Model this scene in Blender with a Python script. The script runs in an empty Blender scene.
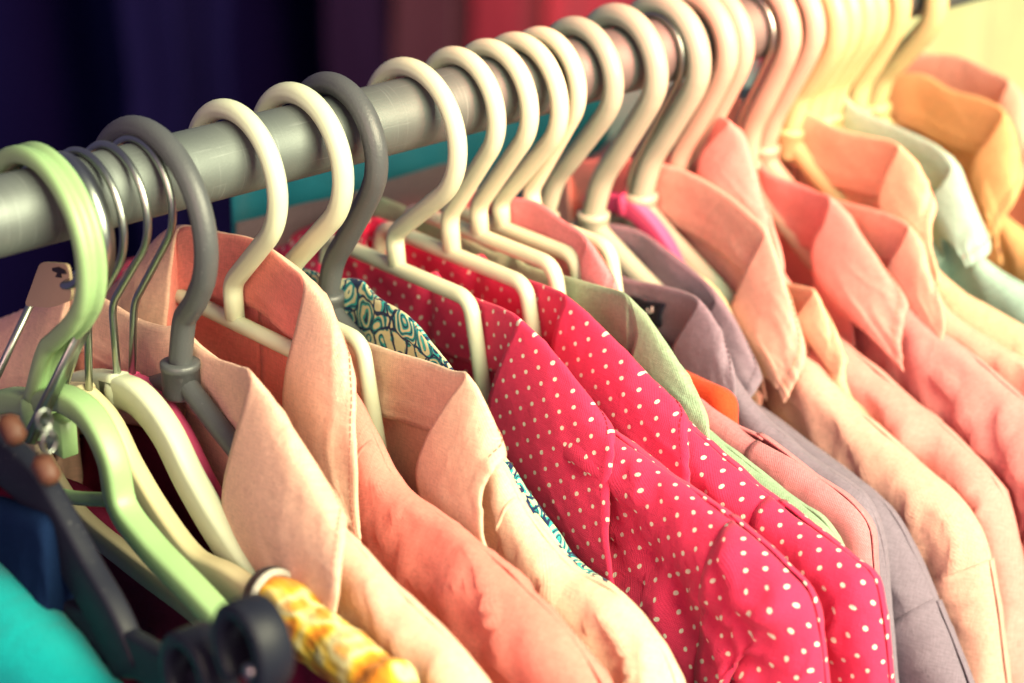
import bpy, math, random
from mathutils import Vector, noise
R = math.radians
sc = bpy.context.scene
COL = sc.collection
random.seed(4)

# ------------------------------------------------------------------ camera
FPX = 2500.0; PITCH = R(22.4); AZ = R(48.8); CX, CY = 512.0, 341.5
RAIL_Z = 1.5; RAIL_R = 0.016; Z0 = 0.985
Fw = Vector((math.cos(AZ)*math.cos(PITCH), math.sin(AZ)*math.cos(PITCH), -math.sin(PITCH)))
Rt = Vector((math.sin(AZ), -math.cos(AZ), 0))
Up = Rt.cross(Fw)
CAM = Vector((0, 0, RAIL_Z)) - Z0*(Fw + Rt*((0-CX)/FPX) + Up*((CY-216)/FPX))

# rail frame: s along the rail (+X), u across it towards the viewer (-Y), v up, w = offset along the rail
def ray(px, py):
    return Fw + Rt*((px-CX)/FPX) + Up*((CY-py)/FPX)
def uv_at(px, py, s):
    d = ray(px, py); k = (s-CAM.x)/d.x; p = CAM + d*k
    return (-p.y, p.z-RAIL_Z)
def at_u(px, py, u):                       # point where the view ray meets the plane u = const
    d = ray(px, py); k = (-u-CAM.y)/d.y; p = CAM + d*k
    return p
def W(s, u, v):
    return Vector((s, -u, RAIL_Z+v))
def proj(p):
    q = p-CAM; z = q.dot(Fw)
    return (CX+FPX*q.dot(Rt)/z, CY-FPX*q.dot(Up)/z)

cam = bpy.data.cameras.new('camera'); co = bpy.data.objects.new('camera', cam); COL.objects.link(co)
cam.sensor_width = 36; cam.lens = 36*FPX/1024; cam.clip_start = 0.05; cam.clip_end = 60
from mathutils import Matrix
m = Matrix((Rt, Up, -Fw)).transposed().to_4x4(); m.translation = CAM; co.matrix_world = m
sc.camera = co

# ------------------------------------------------------------------ helpers
def smooth(a, b, x):
    t = min(1, max(0, (x-a)/(b-a))); return t*t*(3-2*t)
def lerp(a, b, t): return a+(b-a)*t
def catmull(P, n):
    """n samples per span through points P (tuples or Vectors)"""
    P = [Vector(p) for p in P]
    out = []
    for i in range(len(P)-1):
        p1, p2 = P[i], P[i+1]
        p0 = P[i-1] if i else p1*2-p2
        p3 = P[i+2] if i+2 < len(P) else p2*2-p1
        # centripetal
        def kn(a, b): return max(1e-6, (b-a).length**0.5)
        t0 = 0; t1 = t0+kn(p0, p1); t2 = t1+kn(p1, p2); t3 = t2+kn(p2, p3)
        for j in range(n):
            t = t1+(t2-t1)*j/n
            A1 = p0*((t1-t)/(t1-t0))+p1*((t-t0)/(t1-t0))
            A2 = p1*((t2-t)/(t2-t1))+p2*((t-t1)/(t2-t1))
            A3 = p2*((t3-t)/(t3-t2))+p3*((t-t2)/(t3-t2))
            B1 = A1*((t2-t)/(t2-t0))+A2*((t-t0)/(t2-t0))
            B2 = A2*((t3-t)/(t3-t1))+A3*((t-t1)/(t3-t1))
            out.append(B1*((t2-t)/(t2-t1))+B2*((t-t1)/(t2-t1)))
    out.append(P[-1]); return out
def resample(P, n):
    L = [0]
    for a, b in zip(P, P[1:]): L.append(L[-1]+(b-a).length)
    out = []; j = 0
    for i in range(n):
        d = L[-1]*i/(n-1)
        while j < len(P)-2 and L[j+1] < d: j += 1
        t = (d-L[j])/max(1e-9, L[j+1]-L[j]); out.append(P[j].lerp(P[j+1], min(1, max(0, t))))
    return out
def meta(o, label, cat, group=None, kind=None):
    if label: o['label'] = label
    if cat: o['category'] = cat
    if group: o['group'] = group
    if kind: o['kind'] = kind
def mesh_obj(name, V, Fc, mat, parent=None, UV=None, shade=True, solid=0):
    me = bpy.data.meshes.new(name); me.from_pydata([tuple(v) for v in V], [], Fc); me.update()
    if UV:
        l = me.uv_layers.new(name='UVMap')
        for lp in me.loops: l.data[lp.index].uv = UV[lp.vertex_index]
    if shade:
        for p in me.polygons: p.use_smooth = True
    mats = mat if isinstance(mat, list) else [mat]
    for mm in mats: me.materials.append(mm)
    o = bpy.data.objects.new(name, me); COL.objects.link(o)
    if parent:
        o.parent = parent
        o.matrix_parent_inverse = Matrix.Translation(-Vector(parent.location))
    if solid:
        md = o.modifiers.new('thickness', 'SOLIDIFY'); md.thickness = solid; md.offset = 0
    return o
def grid_obj(name, G, UVg, mat, parent, solid=0.0009):
    n, mm = len(G), len(G[0])
    V = [p for row in G for p in row]; UV = [p for row in UVg for p in row]
    Fc = [(i*mm+j, i*mm+j+1, (i+1)*mm+j+1, (i+1)*mm+j) for i in range(n-1) for j in range(mm-1)]
    return mesh_obj(name, V, Fc, mat, parent, UV, True, solid)
def empty(name, loc, label, cat, group=None):
    o = bpy.data.objects.new(name, None); o.empty_display_size = .02; o.location = loc
    COL.objects.link(o); meta(o, label, cat, group); return o
class MB:
    def __init__(s): s.V = []; s.F = []; s.UV = []
    def tube(s, P, r, seg=12, prof=None, caps=True, taper=None):
        """sweep a round (or prof: list of (a,b) offsets) section along P"""
        n = len(P); base = len(s.V)
        ring = prof or [(r*math.cos(2*math.pi*k/seg), r*math.sin(2*math.pi*k/seg)) for k in range(seg)]
        m_ = len(ring)
        N = None; d = 0
        for i in range(n):
            T = (P[min(i+1, n-1)]-P[max(i-1, 0)]).normalized()
            if N is None:
                A = Vector((1, 0, 0)) if abs(T.x) < .9 else Vector((0, 0, 1))
                N = (A-T*A.dot(T)).normalized()
            else: N = (N-T*N.dot(T)).normalized()
            B = T.cross(N)
            k = taper(i/(n-1)) if taper else 1
            if i: d += (P[i]-P[i-1]).length
            for q, (a, b) in enumerate(ring):
                s.V.append(P[i]+N*a*k+B*b*k); s.UV.append((q/m_*2*math.pi*max(r, .002), d))
        for i in range(n-1):
            for k in range(m_):
                a = base+i*m_+k; b = base+i*m_+(k+1) % m_
                s.F.append((a, b, b+m_, a+m_))
        if caps:
            for i, rev in ((0, True), (n-1, False)):
                c = len(s.V); T = (P[0]-P[1]).normalized() if rev else (P[-1]-P[-2]).normalized()
                s.V.append(P[i]+T*r*.45); s.UV.append((0, 0))
                for k in range(m_):
                    a = base+i*m_+k; b = base+i*m_+(k+1) % m_
                    s.F.append((b, a, c) if rev else (a, b, c))
    def box(s, c, ax, hx, bev=.15):
        """box with chamfered edges; c centre, ax three unit axes, hx half sizes"""
        base = len(s.V); b = min(hx)*bev
        rings = [(-hx[2], b), (-hx[2]+b, 0), (hx[2]-b, 0), (hx[2], b)]
        for z, ins in rings:
            x, y = hx[0]-ins, hx[1]-ins
            for (i, j) in ((x-b, y), (x, y-b), (x, -y+b), (x-b, -y), (-x+b, -y), (-x, -y+b), (-x, y-b), (-x+b, y)):
                s.V.append(c+ax[0]*i+ax[1]*j+ax[2]*z); s.UV.append((i, z))
        for r_ in range(3):
            for k in range(8):
                a = base+r_*8+k; d = base+r_*8+(k+1) % 8
                s.F.append((a, a+8, d+8, d))
        s.F.append(tuple(base+k for k in range(8))); s.F.append(tuple(base+24+k for k in range(7, -1, -1)))
    def build(s, name, mat, parent=None, shade=True):
        return mesh_obj(name, s.V, s.F, mat, parent, s.UV, shade)

# ------------------------------------------------------------------ materials
def nmat(name):
    m = bpy.data.materials.new(name); m.use_nodes = True
    return m, m.node_tree, m.node_tree.nodes['Principled BSDF']
def N(t, kind, **kw):
    n = t.nodes.new(kind)
    for k, v in kw.items():
        if k in n.inputs: n.inputs[k].default_value = v
        else: setattr(n, k, v)
    return n
def math_(t, op, a, b=None, clamp=False):
    n = t.nodes.new('ShaderNodeMath'); n.operation = op; n.use_clamp = clamp
    for i, x in enumerate((a, b)):
        if x is None: continue
        if isinstance(x, (int, float)): n.inputs[i].default_value = x
        else: t.links.new(x, n.inputs[i])
    return n.outputs[0]
def mixc(t, f, a, b):
    n = t.nodes.new('ShaderNodeMix'); n.data_type = 'RGBA'
    for i, x in ((0, f), (6, a), (7, b)):
        if hasattr(x, 'is_linked') or hasattr(x, 'links'): t.links.new(x, n.inputs[i])
        else: n.inputs[i].default_value = x if isinstance(x, (int, float)) else (*x[:3], 1)
    return n.outputs[2]
def c4(c): return (*c, 1)
def plastic(name, c, rough=.38, var=.06, sss=0.0, scratch=.12, spec=.5):
    m, t, b = nmat(name)
    co_ = N(t, 'ShaderNodeTexCoord')
    n1 = N(t, 'ShaderNodeTexNoise', Scale=55.0, Detail=5.0); t.links.new(co_.outputs['Object'], n1.inputs[0])
    n2 = N(t, 'ShaderNodeTexNoise', Scale=900.0, Detail=3.0); t.links.new(co_.outputs['Object'], n2.inputs[0])
    d = tuple(x*(1-2.2*var) for x in c); l = tuple(min(1, x*(1+var)) for x in c)
    n3 = N(t, 'ShaderNodeTexNoise', Scale=420.0, Detail=4.0, Roughness=.7); t.links.new(co_.outputs['Object'], n3.inputs[0])
    sp_ = math_(t, 'MULTIPLY', math_(t, 'SUBTRACT', n3.outputs[0], .63), 6.0, True)
    t.links.new(mixc(t, sp_, mixc(t, n1.outputs[0], d, l), tuple(min(.9, x*.9+.10) for x in c)), b.inputs['Base Color'])
    b.inputs['Specular IOR Level'].default_value = spec
    rr = math_(t, 'MULTIPLY_ADD', n1.outputs[0], .25); rr.node.inputs[2].default_value = rough-.12
    t.links.new(rr, b.inputs['Roughness'])
    bp = N(t, 'ShaderNodeBump', Strength=scratch, Distance=.0005); t.links.new(n2.outputs[0], bp.inputs['Height'])
    t.links.new(bp.outputs[0], b.inputs['Normal'])
    if sss:
        b.inputs['Subsurface Weight'].default_value = sss; b.inputs['Subsurface Radius'].default_value = (.006, .005, .004)
        b.inputs['Subsurface Scale'].default_value = 1
    return m
def metal(name, c, rough, grain=1800, bump=.15, aniso=0):
    m, t, b = nmat(name)
    b.inputs['Metallic'].default_value = 1
    co_ = N(t, 'ShaderNodeTexCoord')
    n1 = N(t, 'ShaderNodeTexNoise', Scale=grain, Detail=2.0); t.links.new(co_.outputs['Object'], n1.inputs[0])
    n2 = N(t, 'ShaderNodeTexNoise', Scale=40.0, Detail=6.0); t.links.new(co_.outputs['Object'], n2.inputs[0])
    t.links.new(mixc(t, n2.outputs[0], tuple(x*.82 for x in c), c), b.inputs['Base Color'])
    b.inputs['Roughness'].default_value = rough
    bp = N(t, 'ShaderNodeBump', Strength=bump, Distance=.0004); t.links.new(n1.outputs[0], bp.inputs['Height'])
    t.links.new(bp.outputs[0], b.inputs['Normal'])
    return m
def fabric_nodes(m, t, b, colour, weave=1.0, trans=.18, sheen=.12, rib=False, spec=.15):
    """colour: socket or tuple. Adds yarn bump, crumple bump and some light coming through the cloth"""
    uv = N(t, 'ShaderNodeUVMap')
    co_ = N(t, 'ShaderNodeTexCoord')
    sp = N(t, 'ShaderNodeSeparateXYZ'); t.links.new(uv.outputs[0], sp.inputs[0])
    fx = 2*math.pi/(.0011*weave)
    sx = math_(t, 'SINE', math_(t, 'MULTIPLY', sp.outputs[0], fx))
    sy = math_(t, 'SINE', math_(t, 'MULTIPLY', sp.outputs[1], fx))
    wv = math_(t, 'MULTIPLY', sx, sy) if not rib else sx
    slub = N(t, 'ShaderNodeTexNoise', Scale=1.0, Detail=3.0)
    mp = N(t, 'ShaderNodeMapping'); mp.inputs['Scale'].default_value = (1400, 260, 1); t.links.new(uv.outputs[0], mp.inputs[0]); t.links.new(mp.outputs[0], slub.inputs[0])
    slub2 = N(t, 'ShaderNodeTexNoise', Scale=1.0, Detail=3.0)
    mp2 = N(t, 'ShaderNodeMapping'); mp2.inputs['Scale'].default_value = (240, 1300, 1); t.links.new(uv.outputs[0], mp2.inputs[0]); t.links.new(mp2.outputs[0], slub2.inputs[0])
    yarn = math_(t, 'ADD', slub.outputs[0], slub2.outputs[0])
    big = N(t, 'ShaderNodeTexNoise', Scale=38.0, Detail=5.0, Roughness=.6); t.links.new(co_.outputs['Object'], big.inputs[0])
    # colour: yarn mottle
    f = math_(t, 'MULTIPLY_ADD', yarn, 1.0); f.node.inputs[2].default_value = -.42
    f2 = math_(t, 'MULTIPLY_ADD', big.outputs[0], .4); f2.node.inputs[2].default_value = -.2
    ff = math_(t, 'ADD', f, f2, True)
    if isinstance(colour, tuple):
        dark = tuple(x*.66 for x in colour); lite = tuple(min(1, x*1.12) for x in colour)
        csock = mixc(t, ff, dark, lite)
    else:
        mul = N(t, 'ShaderNodeMix'); mul.data_type = 'RGBA'; mul.blend_type = 'MULTIPLY'; mul.inputs[0].default_value = 1
        t.links.new(colour, mul.inputs[6])
        cr = mixc(t, ff, (.8, .8, .8), (1.0, 1.0, 1.0)); t.links.new(cr, mul.inputs[7]); csock = mul.outputs[2]
    t.links.new(csock, b.inputs['Base Color'])
    b.inputs['Roughness'].default_value = .85
    b.inputs['Specular IOR Level'].default_value = spec
    b.inputs['Sheen Weight'].default_value = sheen; b.inputs['Sheen Roughness'].default_value = .5
    h = math_(t, 'MULTIPLY_ADD', wv, .35 if not rib else .8); h.node.inputs[2].default_value = 0
    h2 = math_(t, 'ADD', h, yarn)
    bp = N(t, 'ShaderNodeBump', Strength=.4, Distance=.0006); t.links.new(h2, bp.inputs['Height'])
    wr = N(t, 'ShaderNodeTexNoise', Scale=1.0, Detail=2.5, Distortion=.5); mp3 = N(t, 'ShaderNodeMapping'); mp3.inputs['Scale'].default_value = (40, 75, 60); mp3.inputs['Rotation'].default_value = (.3, .5, .4)
    t.links.new(co_.outputs['Object'], mp3.inputs[0]); t.links.new(mp3.outputs[0], wr.inputs[0])
    hh = math_(t, 'ADD', big.outputs[0], wr.outputs[0])
    bp2 = N(t, 'ShaderNodeBump', Strength=.24, Distance=.004); t.links.new(hh, bp2.inputs['Height'])
    t.links.new(bp.outputs[0], bp2.inputs['Normal'])
    t.links.new(bp2.outputs[0], b.inputs['Normal'])
    if trans:
        out = [n for n in t.nodes if n.type == 'OUTPUT_MATERIAL'][0]
        tr = N(t, 'ShaderNodeBsdfTranslucent'); t.links.new(csock, tr.inputs[0])
        mx = N(t, 'ShaderNodeMixShader'); mx.inputs[0].default_value = trans
        t.links.new(b.outputs[0], mx.inputs[1]); t.links.new(tr.outputs[0], mx.inputs[2]); t.links.new(mx.outputs[0], out.inputs[0])
def fabric(name, c, **kw):
    m, t, b = nmat(name); fabric_nodes(m, t, b, c, **kw); return m
def polka(name, base, dot, cell=.0118, rad=.00128):
    m, t, b = nmat(name)
    uv = N(t, 'ShaderNodeUVMap')
    nz = N(t, 'ShaderNodeTexNoise', Scale=260.0); t.links.new(uv.outputs[0], nz.inputs[0])
    def lattice(off):
        mp = N(t, 'ShaderNodeMapping'); mp.inputs['Scale'].default_value = (1/cell, 1/cell, 1); mp.inputs['Location'].default_value = (off, off, 0)
        mp.inputs['Rotation'].default_value = (0, 0, R(12))
        t.links.new(uv.outputs[0], mp.inputs[0])
        fr = N(t, 'ShaderNodeVectorMath', operation='FRACTION'); t.links.new(mp.outputs[0], fr.inputs[0])
        sb = N(t, 'ShaderNodeVectorMath', operation='SUBTRACT'); sb.inputs[1].default_value = (.5, .5, 0); t.links.new(fr.outputs[0], sb.inputs[0])
        ml = N(t, 'ShaderNodeVectorMath', operation='MULTIPLY'); ml.inputs[1].default_value = (1, 1, 0); t.links.new(sb.outputs[0], ml.inputs[0])
        ln = N(t, 'ShaderNodeVectorMath', operation='LENGTH'); t.links.new(ml.outputs[0], ln.inputs[0])
        return ln.outputs[1]
    d = math_(t, 'MINIMUM', lattice(0), lattice(.5))
    jit = math_(t, 'MULTIPLY_ADD', nz.outputs[0], .05); jit.node.inputs[2].default_value = rad/cell-.025
    f = math_(t, 'DIVIDE', math_(t, 'SUBTRACT', jit, d), .022, True)
    fabric_nodes(m, t, b, mixc(t, f, base, dot), trans=.12)
    return m
def paisley(name):
    m, t, b = nmat(name)
    uv = N(t, 'ShaderNodeUVMap')
    nz = N(t, 'ShaderNodeTexNoise', Scale=70.0, Detail=1.0); t.links.new(uv.outputs[0], nz.inputs[0])
    ad = N(t, 'ShaderNodeVectorMath', operation='MULTIPLY_ADD'); ad.inputs[1].default_value = (.014, .014, 0)
    t.links.new(nz.outputs[1], ad.inputs[0]); t.links.new(uv.outputs[0], ad.inputs[2])
    v1 = N(t, 'ShaderNodeTexVoronoi', Scale=85.0); t.links.new(ad.outputs[0], v1.inputs[0])
    v2 = N(t, 'ShaderNodeTexVoronoi', Scale=85.0, feature='DISTANCE_TO_EDGE'); t.links.new(ad.outputs[0], v2.inputs[0])
    rg = math_(t, 'SINE', math_(t, 'MULTIPLY', v1.outputs['Distance'], 26.0))
    cr = N(t, 'ShaderNodeValToRGB'); el = cr.color_ramp; el.interpolation = 'CONSTANT'
    el.elements[0].position = 0; el.elements[0].color = (.012, .03, .10, 1)
    el.elements[1].position = .10; el.elements[1].color = (.03, .42, .44, 1)
    for p, c in ((.45, (.05, .52, .50)), (.62, (.012, .03, .10)), (.70, (.72, .70, .45))):
        e = el.elements.new(p); e.color = c4(c)
    t.links.new(math_(t, 'MULTIPLY_ADD', rg, .5), cr.inputs[0]); cr.inputs[0].links[0].from_node.inputs[2].default_value = .5
    edge = math_(t, 'LESS_THAN', v2.outputs['Distance'], .05)
    fill = math_(t, 'GREATER_THAN', v1.outputs['Color'], .5)
    base = mixc(t, edge, cr.outputs[0], (.012, .03, .10))
    sp = N(t, 'ShaderNodeSeparateColor'); t.links.new(v1.outputs['Color'], sp.inputs[0])
    g = math_(t, 'GREATER_THAN', sp.outputs[0], .62)
    g2 = math_(t, 'MULTIPLY', g, math_(t, 'GREATER_THAN', v2.outputs['Distance'], .09))
    g3 = math_(t, 'MULTIPLY', g2, math_(t, 'GREATER_THAN', v1.outputs['Distance'], .22))
    fabric_nodes(m, t, b, mixc(t, g3, base, (.74, .72, .46)), trans=.1)
    return m
def floral(name):
    m, t, b = nmat(name)
    uv = N(t, 'ShaderNodeUVMap')
    nz = N(t, 'ShaderNodeTexNoise', Scale=55.0, Detail=1.2, Distortion=.2); t.links.new(N(t, 'ShaderNodeTexCoord').outputs['Object'], nz.inputs[0])
    cr = N(t, 'ShaderNodeValToRGB'); el = cr.color_ramp
    el.elements[0].position = .30; el.elements[0].color = (.28, .10, .02, 1)
    el.elements[1].position = .42; el.elements[1].color = (.80, .26, .02, 1)
    for p, c in ((.50, (.85, .55, .05)), (.58, (.85, .78, .40)), (.68, (.85, .35, .05))):
        e = el.elements.new(p); e.color = c4(c)
    t.links.new(nz.outputs[0], cr.inputs[0])
    fabric_nodes(m, t, b, cr.outputs[0], trans=.1); return m
def wood(name, c1, c2):
    m, t, b = nmat(name)
    co_ = N(t, 'ShaderNodeTexCoord'); mp = N(t, 'ShaderNodeMapping'); mp.inputs['Scale'].default_value = (500, 22, 60)
    t.links.new(co_.outputs['Object'], mp.inputs[0])
    nz = N(t, 'ShaderNodeTexNoise', Scale=1.0, Detail=4.0, Distortion=.4); t.links.new(mp.outputs[0], nz.inputs[0])
    t.links.new(mixc(t, nz.outputs[0], c1, c2), b.inputs['Base Color']); b.inputs['Roughness'].default_value = .5
    return m

M = {}
M['rail'] = metal('grey_lacquered_steel', (.165, .19, .185), .52, 1500, .3); M['rail'].node_tree.nodes['Principled BSDF'].inputs['Metallic'].default_value = .55
def wear(m):
    t = m.node_tree; b = t.nodes['Principled BSDF']; src = b.inputs['Base Color'].links[0].from_socket
    co_ = N(t, 'ShaderNodeTexCoord'); mp = N(t, 'ShaderNodeMapping'); mp.inputs['Scale'].default_value = (900, 26, 26); t.links.new(co_.outputs['Object'], mp.inputs[0])
    nz = N(t, 'ShaderNodeTexNoise', Scale=1.0, Detail=3.0, Roughness=.6); t.links.new(mp.outputs[0], nz.inputs[0])
    mp2 = N(t, 'ShaderNodeMapping'); mp2.inputs['Scale'].default_value = (30, 700, 700); t.links.new(co_.outputs['Object'], mp2.inputs[0])
    n2 = N(t, 'ShaderNodeTexNoise', Scale=1.0, Detail=3.0, Roughness=.6); t.links.new(mp2.outputs[0], n2.inputs[0])
    f = math_(t, 'MULTIPLY', math_(t, 'SUBTRACT', nz.outputs[0], .60), 7.0, True)
    g = math_(t, 'MULTIPLY', math_(t, 'SUBTRACT', n2.outputs[0], .63), 7.0, True)
    k = math_(t, 'MULTIPLY', math_(t, 'ADD', f, g, True), .55)
    t.links.new(mixc(t, k, src, (.30, .33, .33)), b.inputs['Base Color'])
    big = N(t, 'ShaderNodeTexNoise', Scale=22.0, Detail=4.0); t.links.new(co_.outputs['Object'], big.inputs[0])
    rr = math_(t, 'MULTIPLY_ADD', big.outputs[0], .4); rr.node.inputs[2].default_value = .38; t.links.new(rr, b.inputs['Roughness'])
wear(M['rail'])
M['wire'] = metal('hook_steel', (.42, .47, .42), .34, 900, .08)
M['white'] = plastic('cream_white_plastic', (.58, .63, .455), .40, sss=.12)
M['glowyellow'] = plastic('cream_plastic_yellow_glow', (.54, .47, .25), .42, sss=.1)  # cream plastic with the far end's yellow glow put into its colour
M['glowpink'] = plastic('cream_plastic_pink_glow', (.50, .375, .295), .45, sss=.12)  # same cream plastic, pink glow put into its colour
M['gray'] = plastic('charcoal_plastic', (.073, .080, .086), .42, scratch=.3)
M['green'] = plastic('mint_green_plastic', (.27, .43, .20), .38, sss=.08)
M['pale'] = plastic('pale_sage_plastic', (.32, .41, .32), .40, sss=.1)
M['black'] = plastic('black_plastic', (.010, .012, .022), .5, spec=.22)
M['pinkp'] = plastic('hot_pink_plastic', (.80, .10, .25), .35)
M['padp'] = plastic('orange_pad_rubber', (.09, .03, .016), .6)
M['wood'] = wood('pale_plywood', (.52, .44, .25), (.66, .58, .36))
M['card'] = plastic('beige_card', (.50, .40, .24), .7)
M['ink'] = plastic('black_ink', (.02, .015, .015), .6)
M['sheet_tan'] = plastic('tan_plastic', (.30, .26, .17), .5)
PEACH = (.86, .47, .34)
M['peach'] = fabric('peach_cotton', (.93, .565, .43))
M['salmon'] = fabric('salmon_cotton', (.90, .28, .23))
M['creampeach'] = fabric('cream_peach_cotton', (.94, .62, .46))
M['polka'] = polka('red_polka_dot_cotton', (.80, .04, .125), (.88, .80, .66), .0106, .00108)
M['paisley'] = paisley('teal_paisley_cotton')
M['mint'] = fabric('mint_cotton', (.36, .50, .33))
M['pinkknit'] = fabric('pink_jersey', (.77, .26, .29))
M['lav'] = fabric('lavender_grey_cotton', (.285, .225, .295))
M['lav2'] = fabric('grey_violet_cotton', (.26, .205, .27))
M['orange'] = fabric('red_orange_jersey', (.85, .09, .03))
M['beige'] = fabric('cream_beige_linen', (.84, .45, .37), weave=1.3)
M['pink'] = fabric('pink_cotton', (.86, .34, .31))
M['rose'] = fabric('rose_pink_cotton', (.85, .31, .30))
M['apricot'] = fabric('apricot_cotton', (.88, .44, .35))
M['paleapricot'] = fabric('pale_apricot_cotton', (.90, .56, .38))
M['aqua'] = fabric('pale_aqua_cotton', (.42, .64, .57))
M['deeporange'] = fabric('deep_orange_cotton', (.92, .46, .22))
M['teal'] = fabric('turquoise_cotton', (.003, .125, .19))
M['tealb'] = fabric('bright_turquoise_cotton', (.0, .36, .38))
M['navy'] = fabric('navy_cotton', (.008, .022, .07), sheen=0, spec=.03)
M['plum'] = fabric('dark_burgundy_cotton', (.17, .015, .045), sheen=0, spec=.05)
M['mauve'] = fabric('mauve_glow_cotton', (.06, .026, .045))  # dim part of the red glow painted as cloth colour
M['wine'] = fabric('wine_glow_cotton', (.25, .032, .06))  # middle step of the red glow painted as cloth colour
M['plumdark'] = fabric('plum_glow_cotton', (.016, .010, .036), sheen=0, spec=0)  # darkest step of the red glow painted as cloth colour
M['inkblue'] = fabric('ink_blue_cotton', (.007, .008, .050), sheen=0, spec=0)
M['mauve2'] = fabric('dusty_mauve_cotton', (.13, .09, .105))
M['coral'] = fabric('coral_glow_cotton', (.46, .06, .10))  # bright part of the red glow painted as cloth colour
M['steelcloth'] = fabric('steel_blue_cotton', (.20, .25, .29))
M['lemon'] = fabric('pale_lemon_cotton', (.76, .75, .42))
M['whitecloth'] = fabric('off_white_cotton', (.75, .74, .72))
M['floral'] = floral('yellow_floral_cotton')
M['label'] = fabric('black_label_satin', (.012, .013, .03))
M['lace'] = fabric('pale_elastic', (.55, .52, .45))
M['brown'] = fabric('brown_elastic', (.035, .018, .02))
M['thread'] = fabric('thread_pink', (.62, .22, .17), trans=0)
M['threadr'] = fabric('thread_dark_red', (.30, .01, .03), trans=0)
M['threadg'] = fabric('thread_grey', (.13, .09, .12), trans=0)
M['threadt'] = fabric('thread_tan', (.55, .33, .20), trans=0)
M['dark'] = fabric('dark_navy_drape', (.004, .004, .032), trans=0, sheen=0, spec=0)

# ------------------------------------------------------------------ rail
rb = MB()
rb.tube([W(-.5+i*.05, 0, 0) for i in range(61)], RAIL_R, 64)
rail = rb.build('clothes_rail', M['rail'])
meta(rail, 'thick brushed steel tube rail that all the hangers hook over', 'clothes rail')

# ------------------------------------------------------------------ hangers
def ext(s, r, tr):
    ro = r+tr; vc = RAIL_R+tr-r; ax = None; mx = None
    for k in range(0, 200, 2):
        a = R(k-20); x, y = proj(W(s, ro*math.cos(a), vc+ro*math.sin(a)))
        if ax is None or y < ax[1]: ax = (x, y)
        if mx is None or x > mx: mx = x
    return ax[0], mx
def solve(A, X, tr):
    s, r = A/2400.0, .028
    for _ in range(40):
        a, x = ext(s, r, tr); s += (A-a)/2100; r += ((X-A)-(x-a))/2300; r = min(.04, max(RAIL_R+tr+.001, r))
    return s, r
def hook_path(s, r, tr, B, S, soft=False, tip=188, wB=0, wS=0, wT=0):
    vc = RAIL_R+tr-r
    b = Vector(uv_at(B[0], B[1], s+wB)); st = Vector(uv_at(S[0], S[1], s+wS)); c = Vector((0, vc))
    d = (b-c).length; fi = math.atan2(b.y-c.y, b.x-c.x)
    e = fi+math.acos(min(.999, r/d)) if d > r*1.01 else R(-40)
    while e > R(60): e -= 2*math.pi
    pts = []; a0 = R(tip); n = 40
    for i in range(n+1):
        a = lerp(a0, e, i/n); pts.append(W(s, r*math.cos(a), vc+r*math.sin(a)))
    P_e = pts[-1]; Bp = W(s+wB, b.x, b.y); Sp = W(s+wS, st.x, st.y)
    if soft:
        A = [pts[-4], P_e.lerp(Bp, .55), Bp, Bp.lerp(Sp, .6)+(Bp-P_e)*.06, Sp]
        pts = pts[:-4]+catmull([pts[-4], pts[-1], P_e.lerp(Bp, .62), Bp, Sp], 10)
    else:
        f = min(.35, .006/(Bp-P_e).length); g = min(.35, .006/max(1e-4, (Sp-Bp).length))
        p1 = Bp.lerp(P_e, f); p2 = Bp.lerp(Sp, g)
        pts += [P_e.lerp(p1, .33), P_e.lerp(p1, .66)]
        for i in range(9):
            t = i/8; pts.append(p1*(1-t)**2+Bp*2*t*(1-t)+p2*t*t)
        pts.append(Sp)
    return pts, st
def rounded(P, rad, closed=False):
    out = []
    n = len(P)
    for i in range(n):
        if not closed and i in (0, n-1): out.append(P[i]); continue
        a, b, c = P[i-1], P[i], P[(i+1) % n]
        p1 = b+(a-b).normalized()*min(rad, (a-b).length*.45); p2 = b+(c-b).normalized()*min(rad, (c-b).length*.45)
        for k in range(7):
            t = k/6; out.append(p1*(1-t)**2+b*2*t*(1-t)+p2*t*t)
    if closed: out.append(out[0]); out.append(out[1])
    return out
HS = {}
def seam_ring(r):
    """round section with the two fine mould lines of a cast hook"""
    o = []
    for a, k in [(i*12, 1) for i in range(30)]:
        kk = 1.0
        if a in (0, 180): kk = 1.075
        if a in (12, 348, 168, 192): kk = .985
        o.append((r*kk*math.cos(R(a)), r*kk*math.sin(R(a))))
    return o
def new_root(s, label, cat='hanger', group=None, name='clothes_hanger'):
    return empty(name, W(s, 0, RAIL_R), label, cat, group)
def kid_hanger(key, A, X, B, S, label, mat='white', tr=.0043, frame=True, group='slim white plastic hangers', ub=.052, tw=0):
    s, r = solve(A, X, tr); HS[key] = s
    root = new_root(s, label, group=group)
    pts, st = hook_path(s, r, tr, B, S, wB=tw*.5, wS=tw)
    h = MB(); h.tube(pts, tr, prof=seam_ring(tr)); h.build('hook', M[mat], root)
    sx = s+tw; v0 = st.y-.002; u0 = st.x
    f = MB(); ft = .0037; prof = None
    P = [W(sx, u0-ub, v0), W(sx, u0+ub, v0), W(sx, u0+ub+.012, v0-.055), W(sx, u0-ub-.012, v0-.055)]
    f.tube(rounded(P, .008, True), ft, 12, caps=False); f.build('frame', M[mat], root)
    for sg in (1, -1):
        a = MB(); a.tube(rounded([W(sx, u0+sg*.026, v0-.038), W(sx, u0+sg*.115, v0-.082), W(sx, u0+sg*.205, v0-.128)], .02), ft, 12)
        a.build('arm', M[mat], root)
    return s
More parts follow.
